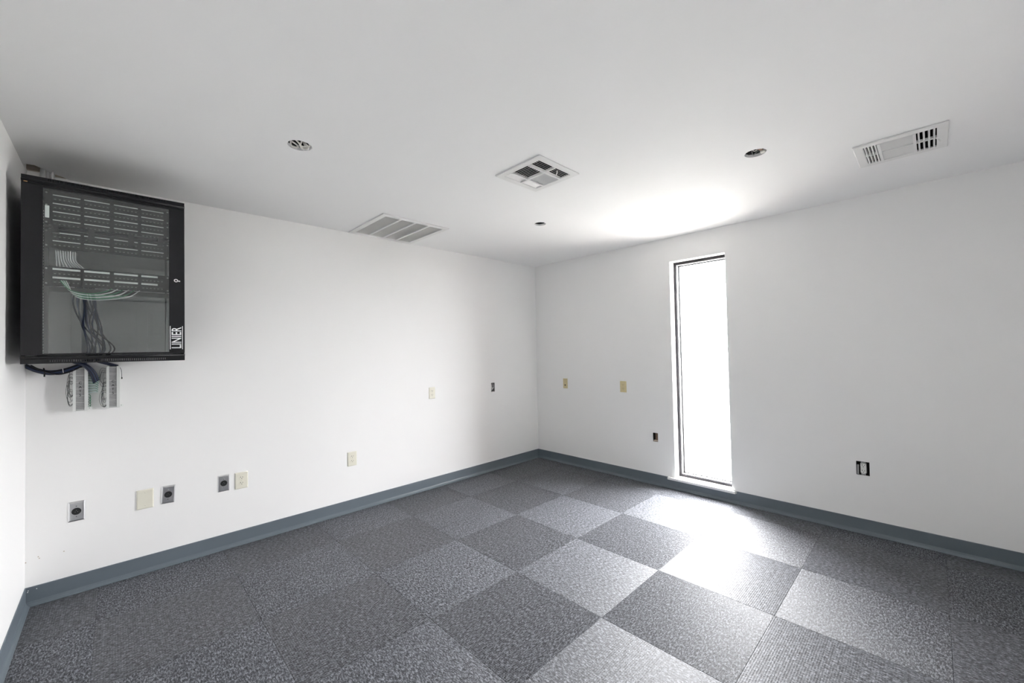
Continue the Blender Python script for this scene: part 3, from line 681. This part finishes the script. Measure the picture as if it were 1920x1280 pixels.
def diffuser(x, y, label, s, centre, th=0.0014):
    t = thing('ceiling_diffuser', ON_CEIL(x, y), label, 'vent', 'square ceiling diffusers')
    h = s/2; inn = h-0.042
    obj('frame', holed(rect(-h, h, -h, h), [rect(-inn, inn, -inn, inn)], 0.009), VENTW, t, bevel=0.004)
    # local x = world x, local y = world -y, local z = down
    e0 = 0.40*inn*1.05          # half length of the centre field along y
    obj('divider', box(BM(), -inn, inn, e0-0.006, e0+0.006, -0.004, 0.010), VENTW, t)
    obj('divider', box(BM(), -inn, inn, -e0-0.006-0.02, -e0+0.006-0.02, -0.004, 0.010), VENTW, t)
    obj('divider', box(BM(), -0.005, 0.005, -e0-0.014, e0-0.006, -0.004, 0.010), VENTW, t)
    obj('divider', box(BM(), -0.005, 0.005, e0+0.006, inn, -0.004, 0.010), VENTW, t)
    obj('divider', box(BM(), -0.005, 0.005, -inn, -e0-0.026, -0.004, 0.010), VENTW, t)
    c0, c1 = -e0-0.014, e0-0.006
    blade = {}
    def bl(axis, L, ang, w):
        key = (axis, round(L, 4), ang, w)
        if key not in blade:
            bm = BM()
            if axis == 'y': box(bm, -w/2, w/2, -L/2, L/2, -0.0007, 0.0007, Matrix.Rotation(math.radians(ang), 4, 'Y'))
            else: box(bm, -L/2, L/2, -w/2, w/2, -th/2, th/2, Matrix.Rotation(math.radians(ang), 4, 'X'))
            o = obj('blade', bm, VENTW, t); blade[key] = o.data; return o
        o = bpy.data.objects.new('blade', blade[key]); COL.objects.link(o); o.parent = t; return o
    nb = 8
    for half, ang in ((-1, centre[0]), (1, centre[1])):
        for k in range(nb):
            xx = half*(0.005+(inn-0.005)*(k+0.5)/nb)
            o = bl('y', c1-c0, ang, 0.017); o.location = (xx, (c0+c1)/2, 0.0)
    for a, b, ang in ((e0+0.006, inn, centre[2]), (-inn, -e0-0.026, centre[3])):
        for half in (-1, 1):
            nn = 5 if a > 0 and th < 0.003 else 4
            for k in range(nn):
                yy = a+(b-a)*(k+0.5)/nn
                o = bl('x', inn-0.006, ang, 0.015); o.location = (half*(inn+0.005)/2, yy, 0.0)
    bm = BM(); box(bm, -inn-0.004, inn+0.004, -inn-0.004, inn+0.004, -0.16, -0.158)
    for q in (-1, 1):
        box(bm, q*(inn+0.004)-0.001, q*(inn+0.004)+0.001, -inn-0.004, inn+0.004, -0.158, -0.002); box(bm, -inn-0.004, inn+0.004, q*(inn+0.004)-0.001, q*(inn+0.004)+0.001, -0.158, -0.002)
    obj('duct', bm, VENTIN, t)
    return t
# blade angles: centre left half, centre right half, near end bank, far end bank
t = diffuser(*VENT_A, 'square ceiling diffuser with dark open louvers near the middle of the ceiling', VENT_S, (35, -35, 35, -35))
bm = BM(); tube(bm, [(0.045, 0.118, 0.004), (0.050, 0.112, 0.014), (0.056, 0.104, 0.016), (0.060, 0.096, 0.020)], 0.0035, 6); obj('damper_lever', bm, VENTW, t, smooth=True)
t = diffuser(*VENT_B, 'square ceiling diffuser with slotted ends above the right wall', VENT_S, (-26, -26, 82, -82), 0.0062)
bm = BM(); tube(bm, [(0.02, 0.140, 0.004), (0.03, 0.146, 0.012), (0.045, 0.150, 0.014)], 0.004, 6); obj('damper_lever', bm, VENTW, t, smooth=True)

# ------------------------------------------------------------------ small marks
for x in (-4.236, -4.238, -4.205):
    obj('nail_mark', cyl(BM(), (x, -0.0041, 0.088 if x > -4.237 else 0.080), (0,-1,0), 0.0025, 0.0008, 8), LABELW, bpy.data.objects['baseboard_back'])
for x, z in ((-4.246, 0.245), (-4.200, 0.262), (-4.196, 0.252), (-4.102, 0.258)):
    m_ = obj('wall_anchor_mark', cyl(BM(), (x, -0.0001, z), (0,-1,0), 0.003, 0.0008, 8), GYPSUM, wb)
